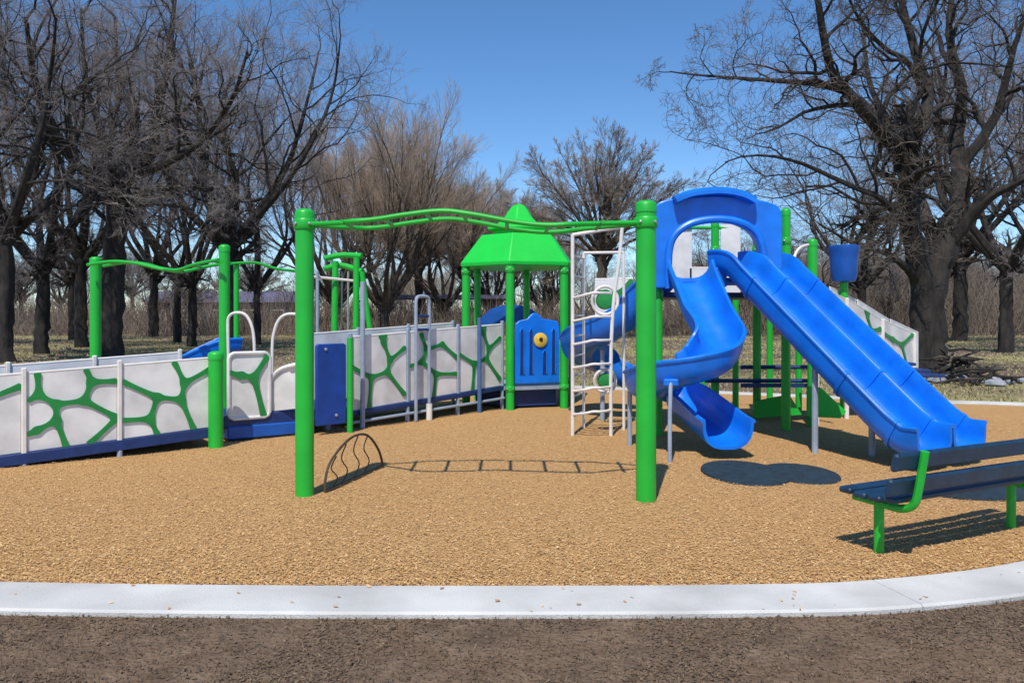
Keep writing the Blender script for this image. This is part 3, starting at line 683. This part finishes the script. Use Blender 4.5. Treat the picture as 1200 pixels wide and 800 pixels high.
obj('support_leg', MB().tube([s0.lerp(s1,.75)+nrm*.29-UP*.1, s0.lerp(s1,.75)+nrm*.29+Vector((0,0,-1))], .035, 10), GREY, t)

# stairway walls descending to the right behind the slides
t = thing('stair_ramp', (X(955,11.5), 11.5, 0), 'white stair walls with green web stepping down behind the double slide', 'stairs')
pa = [Vector((X(957,11.4),11.4)), Vector((X(992,12.1),12.1)), Vector((X(1034,13.0),13.0)), Vector((X(1071,14.0),14.0))]
zt = [1.98-.74, 1.80-.74, 1.48-.74, 1.24-.74]
for i, ne in enumerate(('D','C','Y')):
    rail_panel(t, pa[i].lerp(pa[i+1],.03), pa[i].lerp(pa[i+1],.97), zt[i], zt[i+1], .74, ne, r=.03)
for i in range(4):
    b = MB(); b.box((pa[i].x, pa[i].y, (zt[i]+.76)/2-.1), (.06,.06,zt[i]+.76+.2), None, .01); obj('upright', b, PIPE, t)
for k in range(6):
    f = (k+.5)/6*3; i = min(2, int(f)); c = pa[i].lerp(pa[i+1], f-i); z = zt[i]+(zt[i+1]-zt[i])*(f-i)
    b = MB(); b.box((c.x+.35, c.y+.45, z-.05), (.8,.6,.05), None, .008); obj('tread', b, NAVY, t)
pb = [p + Vector((.5, .8)) for p in pa]
for i in range(3): rail_panel(t, pb[i].lerp(pb[i+1],.03), pb[i].lerp(pb[i+1],.97), zt[i], zt[i+1], .74, None)
# blue drum on a green stem
D = 12.4; c = P(989,331,D)
t = thing('drum', (c.x, D, 0), 'blue drum shaped play piece raised on a green stem', 'play drum')
obj('shell', MB().lathe(c, [(.10,0),(.17,.02),(.195,.12),(.205,.34),(.225,.48),(.235,.52),(.235,.56),(.2,.57),(.19,.5),(.05,.46)], 24), BLUEP, t)
obj('stem', MB().tube([(c.x,D,-.2), (c.x,D,c.z+.03)], .06, 12), GREEN, t)

# ------------------------------------------------------------------ rubber mats
def mat_obj(px, py, rx, ry, label, rot=0):
    c = GP(px, py); b = MB(); N = 40; vs = []; fs = []
    prof = [(1.0,.0),(1.0,.018),(.985,.03),(.9,.034),(.0,.036)]
    for r_, z in prof:
        for k in range(N):
            a = 2*math.pi*k/N; x, y = rx*r_*math.cos(a), ry*r_*math.sin(a)
            vs.append(c + Vector((x*math.cos(rot)-y*math.sin(rot), x*math.sin(rot)+y*math.cos(rot), z+.003)))
    for i in range(len(prof)-1):
        for k in range(N): fs.append([i*N+k, i*N+(k+1)%N, (i+1)*N+(k+1)%N, (i+1)*N+k])
    b.add(vs, fs); return tag(obj('rubber_mat', b, MATR), label, 'mat', 'rubber mats under the slides')
mat_obj(872, 556, .40, .62, 'dark rubber mat below the curling slide exit')
mat_obj(938, 557, .34, .50, 'smaller dark rubber mat beside the mat of the curling slide')
mat_obj(1162, 578, .62, .36, 'dark rubber mat at the double slide exit behind the bench')

# ------------------------------------------------------------------ bench
g0, g1 = GP(1030,650), GP(1185,618); v = (g1-g0).normalized(); pr = Vector((-v.y, v.x, 0)); Lb = (g1-g0).length
t = thing('park_bench', g0, 'dark slatted bench on bent green legs with its back to the kerb', 'bench')
M3 = Matrix(((v.x,pr.x,0),(v.y,pr.y,0),(0,0,1)))
for k in range(4):
    s = (-.165 + k*.11); b = MB(); b.box(g0 + v*(Lb/2+.05) + pr*s + UP*(.385+.012*abs(k-1.5)), (Lb+.36, .095, .04), M3, .012); obj('seat_slat', b, TEAL, t)
Mt = M3 @ Matrix.Rotation(R(14), 3, 'X')
for z, off in ((.50,-.235),(.66,-.275)):
    b = MB(); b.box(g0 + v*(Lb/2+.02) + pr*off + UP*z, (Lb+.50, .04, .115), Mt, .014); obj('back_slat', b, TEAL, t)
for gx in (g0, g1):
    obj('leg', MB().tube(crom([gx-UP*.2, gx+UP*.15, gx+UP*.345],4), .032, 12), GREEN, t)
    obj('seat_arm', MB().tube([gx+pr*.19+UP*.345, gx+UP*.34, gx-pr*.1+UP*.335], .024, 10), GREEN, t)
    obj('back_arm', MB().tube(crom([gx-pr*.02+UP*.338, gx-pr*.16+UP*.335, gx-pr*.25+UP*.38, gx-pr*.285+UP*.50, gx-pr*.325+UP*.72],5), .026, 10), GREEN, t)

# ------------------------------------------------------------------ distant buildings
BLD = mat('slate_cladding', (.06, .06, .11), .7, .3, .8); ROOFM = mat('lavender_roofing', (.13, .13, .21), .6, .25, 1.5); GLASS = mat('dark_pane', (.02, .025, .04), .15, .3, 2)
t = thing('low_building', (X(258,98), 98, 0), 'long low slate blue building seen between the left trunks', 'building')
x0, x1 = X(172,98), X(345,98)
b = MB(); b.box(((x0+x1)/2, 101, 1.6), (x1-x0, 6, 3.3)); obj('wall', b, BLD, t, smooth=0)
b = MB(); b.prism([(x0-.5,97.4,3.2),(x0-.5,104.6,3.2),(x0-.5,101,4.6)], (x1-x0+1,0,0)); obj('roof', b, ROOFM, t, smooth=0)
for k in range(5):
    xx = x0 + 1.6 + k*3.6; b = MB(); b.box((xx, 97.95, 1.7), (1.5,.16,1.2)); o = obj('window', b, WHITE, t, smooth=0)
    b = MB(); b.box((xx, 97.88, 1.7), (1.3,.08,1.0)); obj('pane', b, GLASS, o, smooth=0)
t = thing('picnic_shelter', (X(520,72), 72, 0), 'open picnic shelter with flat lavender roof under the bare trees', 'shelter')
x0, x1 = X(440,72), X(604,72)
b = MB(); b.box(((x0+x1)/2, 74, 3.25), (x1-x0, 5, .35)); obj('roof', b, ROOFM, t, smooth=0)
for xx in np.linspace(x0+.6, x1-.6, 4):
    for yy in (72, 76):
        b = MB(); b.box((xx, yy, 1.5), (.22,.22,3.2)); obj('post', b, BARKR, t, smooth=0)

# ------------------------------------------------------------------ bare trees
def unit(a): return a / np.maximum(np.linalg.norm(a, axis=-1, keepdims=True), 1e-9)
def tubes(Pt, Rd, sides, lob=None):
    B, n, _ = Pt.shape
    T = np.empty_like(Pt); T[:,1:-1] = Pt[:,2:]-Pt[:,:-2]; T[:,0] = Pt[:,1]-Pt[:,0]; T[:,-1] = Pt[:,-1]-Pt[:,-2]; T = unit(T)
    ref = np.where(np.abs(T[:,:1,2:3]) < .8, np.array([0,0,1.]), np.array([1.,0,0])) * np.ones((B,n,1))
    U = unit(np.cross(T, ref)); W = np.cross(T, U)
    a = np.arange(sides)*2*np.pi/sides
    Rr = np.repeat(Rd[:,:,None], sides, 2)
    if lob is not None:
        ph = lob.random((B,1,4))*6.28; z = np.arange(n)[None,:,None]*.35
        Rr = Rr*(1 + .10*np.sin(3*a[None,None,:]+ph[:,:,:1]+z) + .07*np.sin(5*a[None,None,:]+ph[:,:,1:2]-z*.7) + .04*np.sin(8*a[None,None,:]+ph[:,:,2:3]+z*1.3) + .03*lob.normal(size=Rr.shape))
    V = Pt[:,:,None,:] + Rr[...,None]*(U[:,:,None,:]*np.cos(a)[None,None,:,None] + W[:,:,None,:]*np.sin(a)[None,None,:,None])
    idx = np.arange(B*n*sides).reshape(B, n, sides); nx = np.roll(idx, -1, 2)
    Fq = np.stack([idx[:,:-1], nx[:,:-1], nx[:,1:], idx[:,1:]], -1).reshape(-1, 4)
    return V.reshape(-1, 3), Fq
def resample(poly, n):
    p = np.array([[q.x, q.y, q.z] for q in crom([Vector(a) for a in poly], 6)]); s = np.r_[0, np.cumsum(np.linalg.norm(np.diff(p, axis=0), axis=1))]
    return np.stack([np.interp(np.linspace(0, s[-1], n), s, p[:,i]) for i in range(3)], 1)
# per level: kids, angle range (deg), length ratio range, radius ratio, segments, wiggle, uplift, sides
def build_tree(seed, limbs, levels, rmin=.006):
    g = np.random.default_rng(seed); out = []
    n0 = 18
    Pt = np.stack([resample(l[0], n0) for l in limbs]); Rd = np.stack([l[1] + (l[2]-l[1])*np.linspace(0,1,n0)**.8 for l in limbs])
    Pt[:,1:-1] += g.normal(0, .02, Pt[:,1:-1].shape)*np.maximum(Rd[:,1:-1,None]*4, .02)
    flare = np.array([l[3] for l in limbs]); Rd[:,0] *= 1+flare*.6; Rd[:,1] *= 1+flare*.12
    t0 = np.array([l[4] for l in limbs])
    out.append((Pt, Rd, 22))
    for (kids, amin, amax, lmin, lmax, rr, ns, wig, upl, sides) in levels:
        B, n, _ = Pt.shape; Lp = np.linalg.norm(np.diff(Pt, axis=1), axis=2).sum(1)
        kk = np.repeat(np.arange(B), kids); K = len(kk)
        t = t0[kk] + (1-t0[kk])*((np.tile(np.arange(kids), B)+.6+.4*g.random(K))/kids); t = np.minimum(t, 1)
        fi = t*(n-1); i0 = np.minimum(fi.astype(int), n-2); fr = (fi-i0)[:,None]
        p = Pt[kk,i0]*(1-fr) + Pt[kk,i0+1]*fr; tan = unit(Pt[kk,i0+1]-Pt[kk,i0]); r = Rd[kk,i0]*(1-fr[:,0]) + Rd[kk,i0+1]*fr[:,0]
        q = unit(np.cross(tan, g.normal(size=(K,3)))); ang = np.radians(amin + (amax-amin)*g.random(K))
        last = (np.tile(np.arange(kids), B) == kids-1); ang[last] *= .35
        d = unit(tan*np.cos(ang)[:,None] + q*np.sin(ang)[:,None])
        L = Lp[kk]*(lmin + (lmax-lmin)*g.random(K))*(1.2-.55*t); rb = np.maximum(r*rr*(.75+.4*g.random(K)), rmin)
        rb[last] = np.maximum(r[last]*.95, rmin)
        Q = np.empty((K, ns+1, 3)); Q[:,0] = p; Q[:,0] -= d*0
        for s in range(ns):
            d = unit(d + g.normal(0, wig, (K,3)) + np.array([0,0,upl]))
            Q[:,s+1] = Q[:,s] + d*(L/ns)[:,None]
        Rn = rb[:,None]*(1-.72*np.linspace(0,1,ns+1)[None,:]); Rn = np.maximum(Rn, rmin*.55)
        out.append((Q, Rn, sides)); Pt, Rd = Q, Rn; t0 = np.full(K, .18)
    return out
def tree_object(name, loc, data, nb, bark, twig, label, group=None):
    t = thing(name, loc, label, 'tree', group)
    for nm, part, m in (('trunk', data[:nb], bark), ('crown', data[nb:], twig)):
        Vs, Fs, o = [], [], 0
        for Pt, Rd, sd in part:
            V, Fq = tubes(Pt, Rd, sd, np.random.default_rng(3) if sd > 12 else None); Vs.append(V); Fs.append(Fq+o); o += len(V)
        npmesh(nm, np.concatenate(Vs), np.concatenate(Fs), m, True, parent=t)
    return t
def copy_tree(t, loc, rz, sc, label):
    c = t.copy(); COL.objects.link(c); c.location = loc; c.rotation_euler = (0,0,rz); c.scale = (sc[0], sc[0], sc[1]); c['label'] = label
    for ch in t.children:
        k = ch.copy(); COL.objects.link(k); k.parent = c
    return c
def rel(D, base_px, pts): bxx = X(base_px, D); return [tuple(P(a, b, D+dd) - Vector((bxx, D, 0))) for a, b, dd in pts]
STD = [(7, 30, 65, .38, .62, .55, 6, .16, .05, 6), (7, 30, 65, .4, .62, .5, 5, .2, .04, 4), (7, 28, 62, .42, .66, .5, 4, .22, .03, 3), (6, 25, 60, .45, .7, .55, 3, .22, .03, 3)]
def spread(h0, h1, n, r, seed, lean=(0,0), rad=.5, upw=1.0):
    """trunk plus n rising limbs"""
    g = random.Random(seed); lx, ly = lean
    fork = Vector((lx*h0, ly*h0, h0))
    L = [([(0,0,-.3), (lx*h0*.4, ly*h0*.4, h0*.45), tuple(fork)], r, r*.72, 1, .75)]
    for k in range(n):
        a = 2*math.pi*(k+g.uniform(-.25,.25))/n; H1 = h1*g.uniform(.72,1.0); rr = (H1-h0)*rad*g.uniform(.6,1.25)
        e = fork + Vector((math.cos(a)*rr, math.sin(a)*rr, (H1-h0)*upw*.93))
        m = fork.lerp(e, .4) + Vector((math.cos(a), math.sin(a), 0))*rr*.18 - UP*.05*(H1-h0)
        m2 = fork.lerp(e, .72) + Vector((g.uniform(-.1,.1), g.uniform(-.1,.1), 0))*(H1-h0)
        s = fork - UP*g.uniform(0,.25)*h0*.5
        L.append(([tuple(s), tuple(m), tuple(m2), tuple(e)], r*g.uniform(.5,.66), r*.1, 0, .22))
    return L

# big oak on the right, its limbs traced at its own distance
D = 22
limbs = [
 (rel(D,1088,[(1086,440,0),(1088,380,0),(1094,330,0),(1108,285,.2)]), .46, .34, .6, .8),
 (rel(D,1088,[(1072,446,-.3),(1078,390,-.35),(1080,330,-.4),(1066,262,-.6),(1062,200,-.8),(1056,178,-.9)]), .30, .24, .5, .7),
 (rel(D,1088,[(1058,182,-.8),(1030,150,-1.4),(992,108,-2.2),(975,86,-2.6),(965,45,-3),(955,-20,-3.4)]), .20, .06, 0, .15),
 (rel(D,1088,[(992,108,-2.2),(965,100,-2.4),(925,96,-2.2),(870,92,-1.8),(815,88,-1.6),(785,84,-1.5)]), .085, .015, 0, .1),
 (rel(D,1088,[(1060,190,-.8),(1078,150,-.3),(1088,112,.2),(1072,62,.6),(1056,0,.9),(1045,-60,1)]), .21, .06, 0, .2),
 (rel(D,1088,[(1086,115,.2),(1065,75,-.8),(1035,55,-1.6),(1005,20,-2.4),(985,-30,-3)]), .10, .02, 0, .15),
 (rel(D,1088,[(1066,270,-.6),(1035,235,-2),(990,215,-3),(930,188,-3.6),(880,182,-4),(850,190,-4.2)]), .11, .015, 0, .15),
 (rel(D,1088,[(1108,288,.2),(1125,230,1),(1120,170,1.6),(1128,110,2),(1112,40,2.2),(1120,-40,2.4)]), .30, .06, 0, .2),
 (rel(D,1088,[(1112,290,.2),(1150,240,-.5),(1190,215,-1),(1240,190,-1.4)]), .2, .05, 0, .2),
 (rel(D,1088,[(1122,200,1.4),(1165,140,1),(1185,70,.6),(1210,-10,.2)]), .18, .04, 0, .15),
 (rel(D,1088,[(1078,330,-.4),(1045,300,-1.2),(1000,285,-1.8),(960,262,-2.2)]), .12, .015, 0, .2),
 (rel(D,1088,[(1100,300,0),(1080,240,1.5),(1050,160,2.6),(1020,100,3.4),(1010,20,4)]), .2, .04, 0, .2),
]
tree_object('oak_tree', (X(1088,D),D,0), build_tree(11, limbs, [(8,30,70,.3,.5,.62,8,.30,.03,7),(7,30,70,.4,.62,.6,6,.34,.02,5),(6,28,62,.45,.68,.55,4,.3,.02,3),(4,25,60,.5,.75,.5,3,.28,.02,3)], .0055), 3, BARK, TWIGO,
            'massive bare oak with furrowed trunk and a long limb reaching over the slides')
# left trees
D = 30
limbs = [
 (rel(D,130,[(130,430,0),(131,350,0),(134,280,0),(138,228,0)]), .42, .36, .6, .85),
 (rel(D,130,[(138,238,0),(118,215,-.5),(92,196,-1),(62,150,-1.8),(40,90,-2.4),(30,20,-3)]), .24, .05, 0, .2),
 (rel(D,130,[(138,235,0),(150,205,.6),(178,180,.8),(182,140,.9),(196,80,1),(205,0,1.2)]), .30, .07, 0, .2),
 (rel(D,130,[(150,210,.4),(185,195,-.5),(230,170,-1.6),(270,120,-2.4),(290,60,-3)]), .2, .04, 0, .2),
 (rel(D,130,[(142,232,0),(160,170,1.6),(155,130,2.4),(140,100,3),(135,20,3.4)]), .2, .05, 0, .2),
 (rel(D,130,[(140,240,0),(180,222,-.5),(225,220,-1),(262,222,-1.4)]), .1, .02, 0, .2),
 (rel(D,130,[(128,260,0),(100,240,.6),(72,250,1.2),(45,285,1.6)]), .1, .02, 0, .2),
 (rel(D,130,[(138,230,0),(120,160,1.2),(100,90,2),(95,10,2.6)]), .2, .05, 0, .2),
]
tree_object('bare_tree', (X(130,D),D,0), build_tree(12, limbs, [(8,30,68,.32,.52,.6,8,.28,.04,6),(7,30,68,.42,.62,.55,6,.3,.03,4),(6,28,62,.45,.66,.5,4,.28,.03,3),(5,25,60,.5,.72,.5,3,.26,.03,3)], .005), 3, BARK, TWIG,
            'dark bare tree forking high behind the twisting green ladder')
G1 = 'dark bare trees behind the left ramp'
DEN = [(7,30,66,.38,.6,.58,8,.26,.05,6),(7,28,66,.42,.62,.55,6,.28,.03,4),(6,28,60,.44,.68,.5,4,.26,.03,3),(6,25,58,.5,.72,.5,3,.25,.03,3)]
tL = tree_object('bare_tree', (X(48,33),33,0), build_tree(21, spread(3.6, 15.5, 6, .30, 3, (.03,0), .50), DEN, .0055), 3, BARK, TWIG, 'bare tree with leaning dark trunk left of the tall forked one', G1)
tM = tree_object('bare_tree', (X(268,37),37,0), build_tree(22, spread(5.0, 16.0, 7, .38, 5, (.0,0), .46), DEN, .0055), 3, BARK, TWIG, 'thick bare tree with mossy crown behind the boarding platform', G1)
copy_tree(tM, (X(5,27),27,0), 2.2, (.85,.9), 'pale trunked bare tree at the outer end of the left ramp')
copy_tree(tL, (X(207,47),47,0), 1.1, (.8,1.05), 'slim bare tree rising between the left ladder posts')
copy_tree(tL, (X(302,44),44,0), 3.9, (.72,.9), 'bare tree just left of the thick front post and its beam')
copy_tree(tM, (X(95,40),40,0), 2.9, (.85,.95), 'bare tree close behind the tall forked one')
copy_tree(tL, (X(225,41),41,0), 5.6, (.8,.95), 'bare tree beside the slim one between the ladder posts')
copy_tree(tM, (X(-40,44),44,0), 4.3, (.9,.95), 'bare tree far behind the outer end of the left ramp')
copy_tree(tL, (X(85,52),52,0), 5.1, (.95,1.1), 'bare tree far behind the leaning dark trunk')
copy_tree(tM, (X(180,60),60,0), 0.7, (.95,1.0), 'bare tree far back between forked tree and slim tree')
# pale fan shaped trees in the middle
FAN = [(9,14,38,.42,.62,.55,5,.09,.07,5),(8,14,36,.42,.62,.5,4,.11,.06,4),(7,14,36,.45,.66,.5,3,.12,.05,3),(5,15,38,.5,.7,.55,3,.12,.05,3)]
tF = tree_object('fan_tree', (X(450,52),52,0), build_tree(31, spread(2.0, 12.0, 9, .38, 8, (0,0), .50), FAN, .008), 3, BARKR, TWIGT, 'tan bare tree with dense upswept twigs behind the wavy beam')
def radial(h0, n, r, seed, rx, rz):
    g = random.Random(seed); fork = Vector((0,0,h0)); L = [([(0,0,-.3),(.05,0,h0*.5),tuple(fork)], r, r*.8, 1, .8)]
    for k in range(n):
        a = 2.399*k + g.uniform(-.3,.3); th = math.radians(6 + 80*((k+.5)/n)**.85); q = g.uniform(.85,1.05)
        e = fork + Vector((math.sin(th)*math.cos(a)*rx, math.sin(th)*math.sin(a)*rx, math.cos(th)*rz))*q
        m = fork.lerp(e, .5) + Vector((g.uniform(-.3,.3), g.uniform(-.3,.3), .25+.05*rx*math.sin(th)))
        L.append(([tuple(fork - UP*g.uniform(0,.8)), tuple(fork.lerp(e,.2)+UP*.1), tuple(m), tuple(e)], r*g.uniform(.34,.48), .03, 0, .28))
    return L
FAN3 = [(9,14,40,.26,.42,.6,5,.10,.03,5),(7,14,40,.38,.56,.55,4,.12,.03,4),(6,16,42,.45,.62,.55,3,.14,.02,3),(4,18,44,.5,.7,.55,3,.14,.02,3)]
tG = tree_object('fan_tree', (X(705,58),58,0), build_tree(32, radial(6.0, 24, .40, 9, 6.7, 8.2), FAN3, .011), 3, BARKR, TWIGR, 'grey round crowned bare tree between the roofed tower and the slides')
G2 = 'paler bare trees behind the roofed tower'
for px, D, rz, sc, lab in ((395,66,1.0,(1.25,1.25),'tall tan bare tree behind the left end of the wavy beam'), (520,72,2.4,(1.05,1.02),'tan bare tree left of the green roof'), (575,88,4.0,(1.1,1.1),'far pale bare tree directly behind the green roof'),
                           (640,92,5.2,(1.0,.9),'far pale bare tree right of the green roof')):
    c = copy_tree(tF, (X(px,D),D,0), rz, sc, lab); c['group'] = G2
for px, D, rz, sc, lab in ((490,76,.5,(1.05,1.05),'round crowned bare tree behind the second ramp'), (546,82,1.9,(1.0,1.0),'round crowned bare tree just left of the green roof'), (600,92,3.3,(1.1,1.08),'round crowned bare tree far behind the green roof')):
    c = copy_tree(tG, (X(px,D),D,0), rz, sc, lab); c['group'] = G2
# right background trees
G3 = 'bare trees behind the big oak'
for px, D, rz, sc, src, lab in ((1178,34,.4,(1,1.05),tL,'twin trunked bare tree right of the big oak'), (1010,46,2.0,(.8,.7),tM,'bare tree behind the blue drum'), (935,58,3.4,(.75,.55),tL,'bare tree behind the arched hood'),
                                (1125,50,5.0,(1.2,1.1),tM,'bare tree standing close behind the big oak'), (1240,44,1.6,(1.1,1.1),tL,'bare tree at the wood edge past the bench'), (870,75,2.7,(.8,.55),tM,'far bare tree above the spiral slide')):
    c = copy_tree(src, (X(px,D),D,0), rz, sc, lab); c['group'] = G3
# the wood beyond
gr = random.Random(4); srcs = [tL, tM, tF, tG]
for k in range(66):
    px = -90 + 1400*(k+gr.uniform(-.4,.4))/46 if k < 46 else gr.uniform(840,1290); D = gr.uniform(80,135) if k < 46 else gr.uniform(62,100)
    s = gr.uniform(.48,.72)*(D/105)
    c = copy_tree(srcs[gr.choice((0,0,1,2,3,3))], (X(px,D),D,0), gr.uniform(0,6.28), (s*1.1, s), 'bare tree in the wood at the back of the park'); c['group'] = 'trees of the wood behind the park'
# undergrowth of thin stems
N = 42000
D = 62*(2.6)**rng.random(N); xx = (rng.random(N)*2-1)*.75*D; h = (1.0+3.4*rng.random(N)**1.6)*(D/85)*np.where(xx/D > .2, 2.3, 1.15)
Q = np.empty((N,4,3)); dd = unit(np.stack([rng.normal(0,.3,N), rng.normal(0,.3,N), np.ones(N)],1)); Q[:,0] = np.stack([xx, D, np.full(N,-.1)],1)
for s_ in range(3):
    dd = unit(dd + rng.normal(0,.22,(N,3))); Q[:,s_+1] = Q[:,s_] + dd*(h/3)[:,None]
Vv, Ff = tubes(Q, (.012+.025*rng.random(N))[:,None]*np.array([1,.8,.55,.25])[None,:], 3)
tag(npmesh('undergrowth', Vv, Ff, BRUSH), 'brown tangle of undergrowth stems along the wood edge', 'undergrowth', kind='stuff')
# brush pile by the oak
c0 = GP(1118, 447); t = thing('brush_pile', c0, 'low heap of cut branches and stones at the foot of the big oak', 'brush pile')
STONE = mat('field_stone', (.34,.36,.4), .9, .5, 4, bump=.6, bscale=20)
for k in range(60):
    a = gr.uniform(0,6.28); r_ = gr.uniform(0,1.1); L_ = gr.uniform(.4,1.3); b_ = gr.uniform(0,6.28)
    p = c0 + Vector((math.cos(a)*r_*1.3, math.sin(a)*r_, .05+ .8*max(0,1-r_)*gr.random())); dv_ = Vector((math.cos(b_), math.sin(b_), gr.uniform(-.15,.5)))*L_/2
    obj('branch', MB().tube([p-dv_, p+Vector((0,0,.05)), p+dv_], [.035,.03,.014], 6), gr.choice((BARK, BARKR, BARK)), t)
for k in range(20):
    a = gr.uniform(0,6.28); r_ = gr.uniform(.3,1.3); sz = gr.uniform(.08,.2); p = c0 + Vector((math.cos(a)*r_*1.3, math.sin(a)*r_, sz*.3))
    b = MB(); b.lathe(p-UP*sz*.4, [(sz*.6,0),(sz*gr.uniform(.9,1.1),sz*.3),(sz*gr.uniform(.7,1),sz*.7),(sz*.3,sz)], 7, Matrix.Rotation(gr.uniform(0,6),3,'Z')); obj('stone', b, STONE, t)
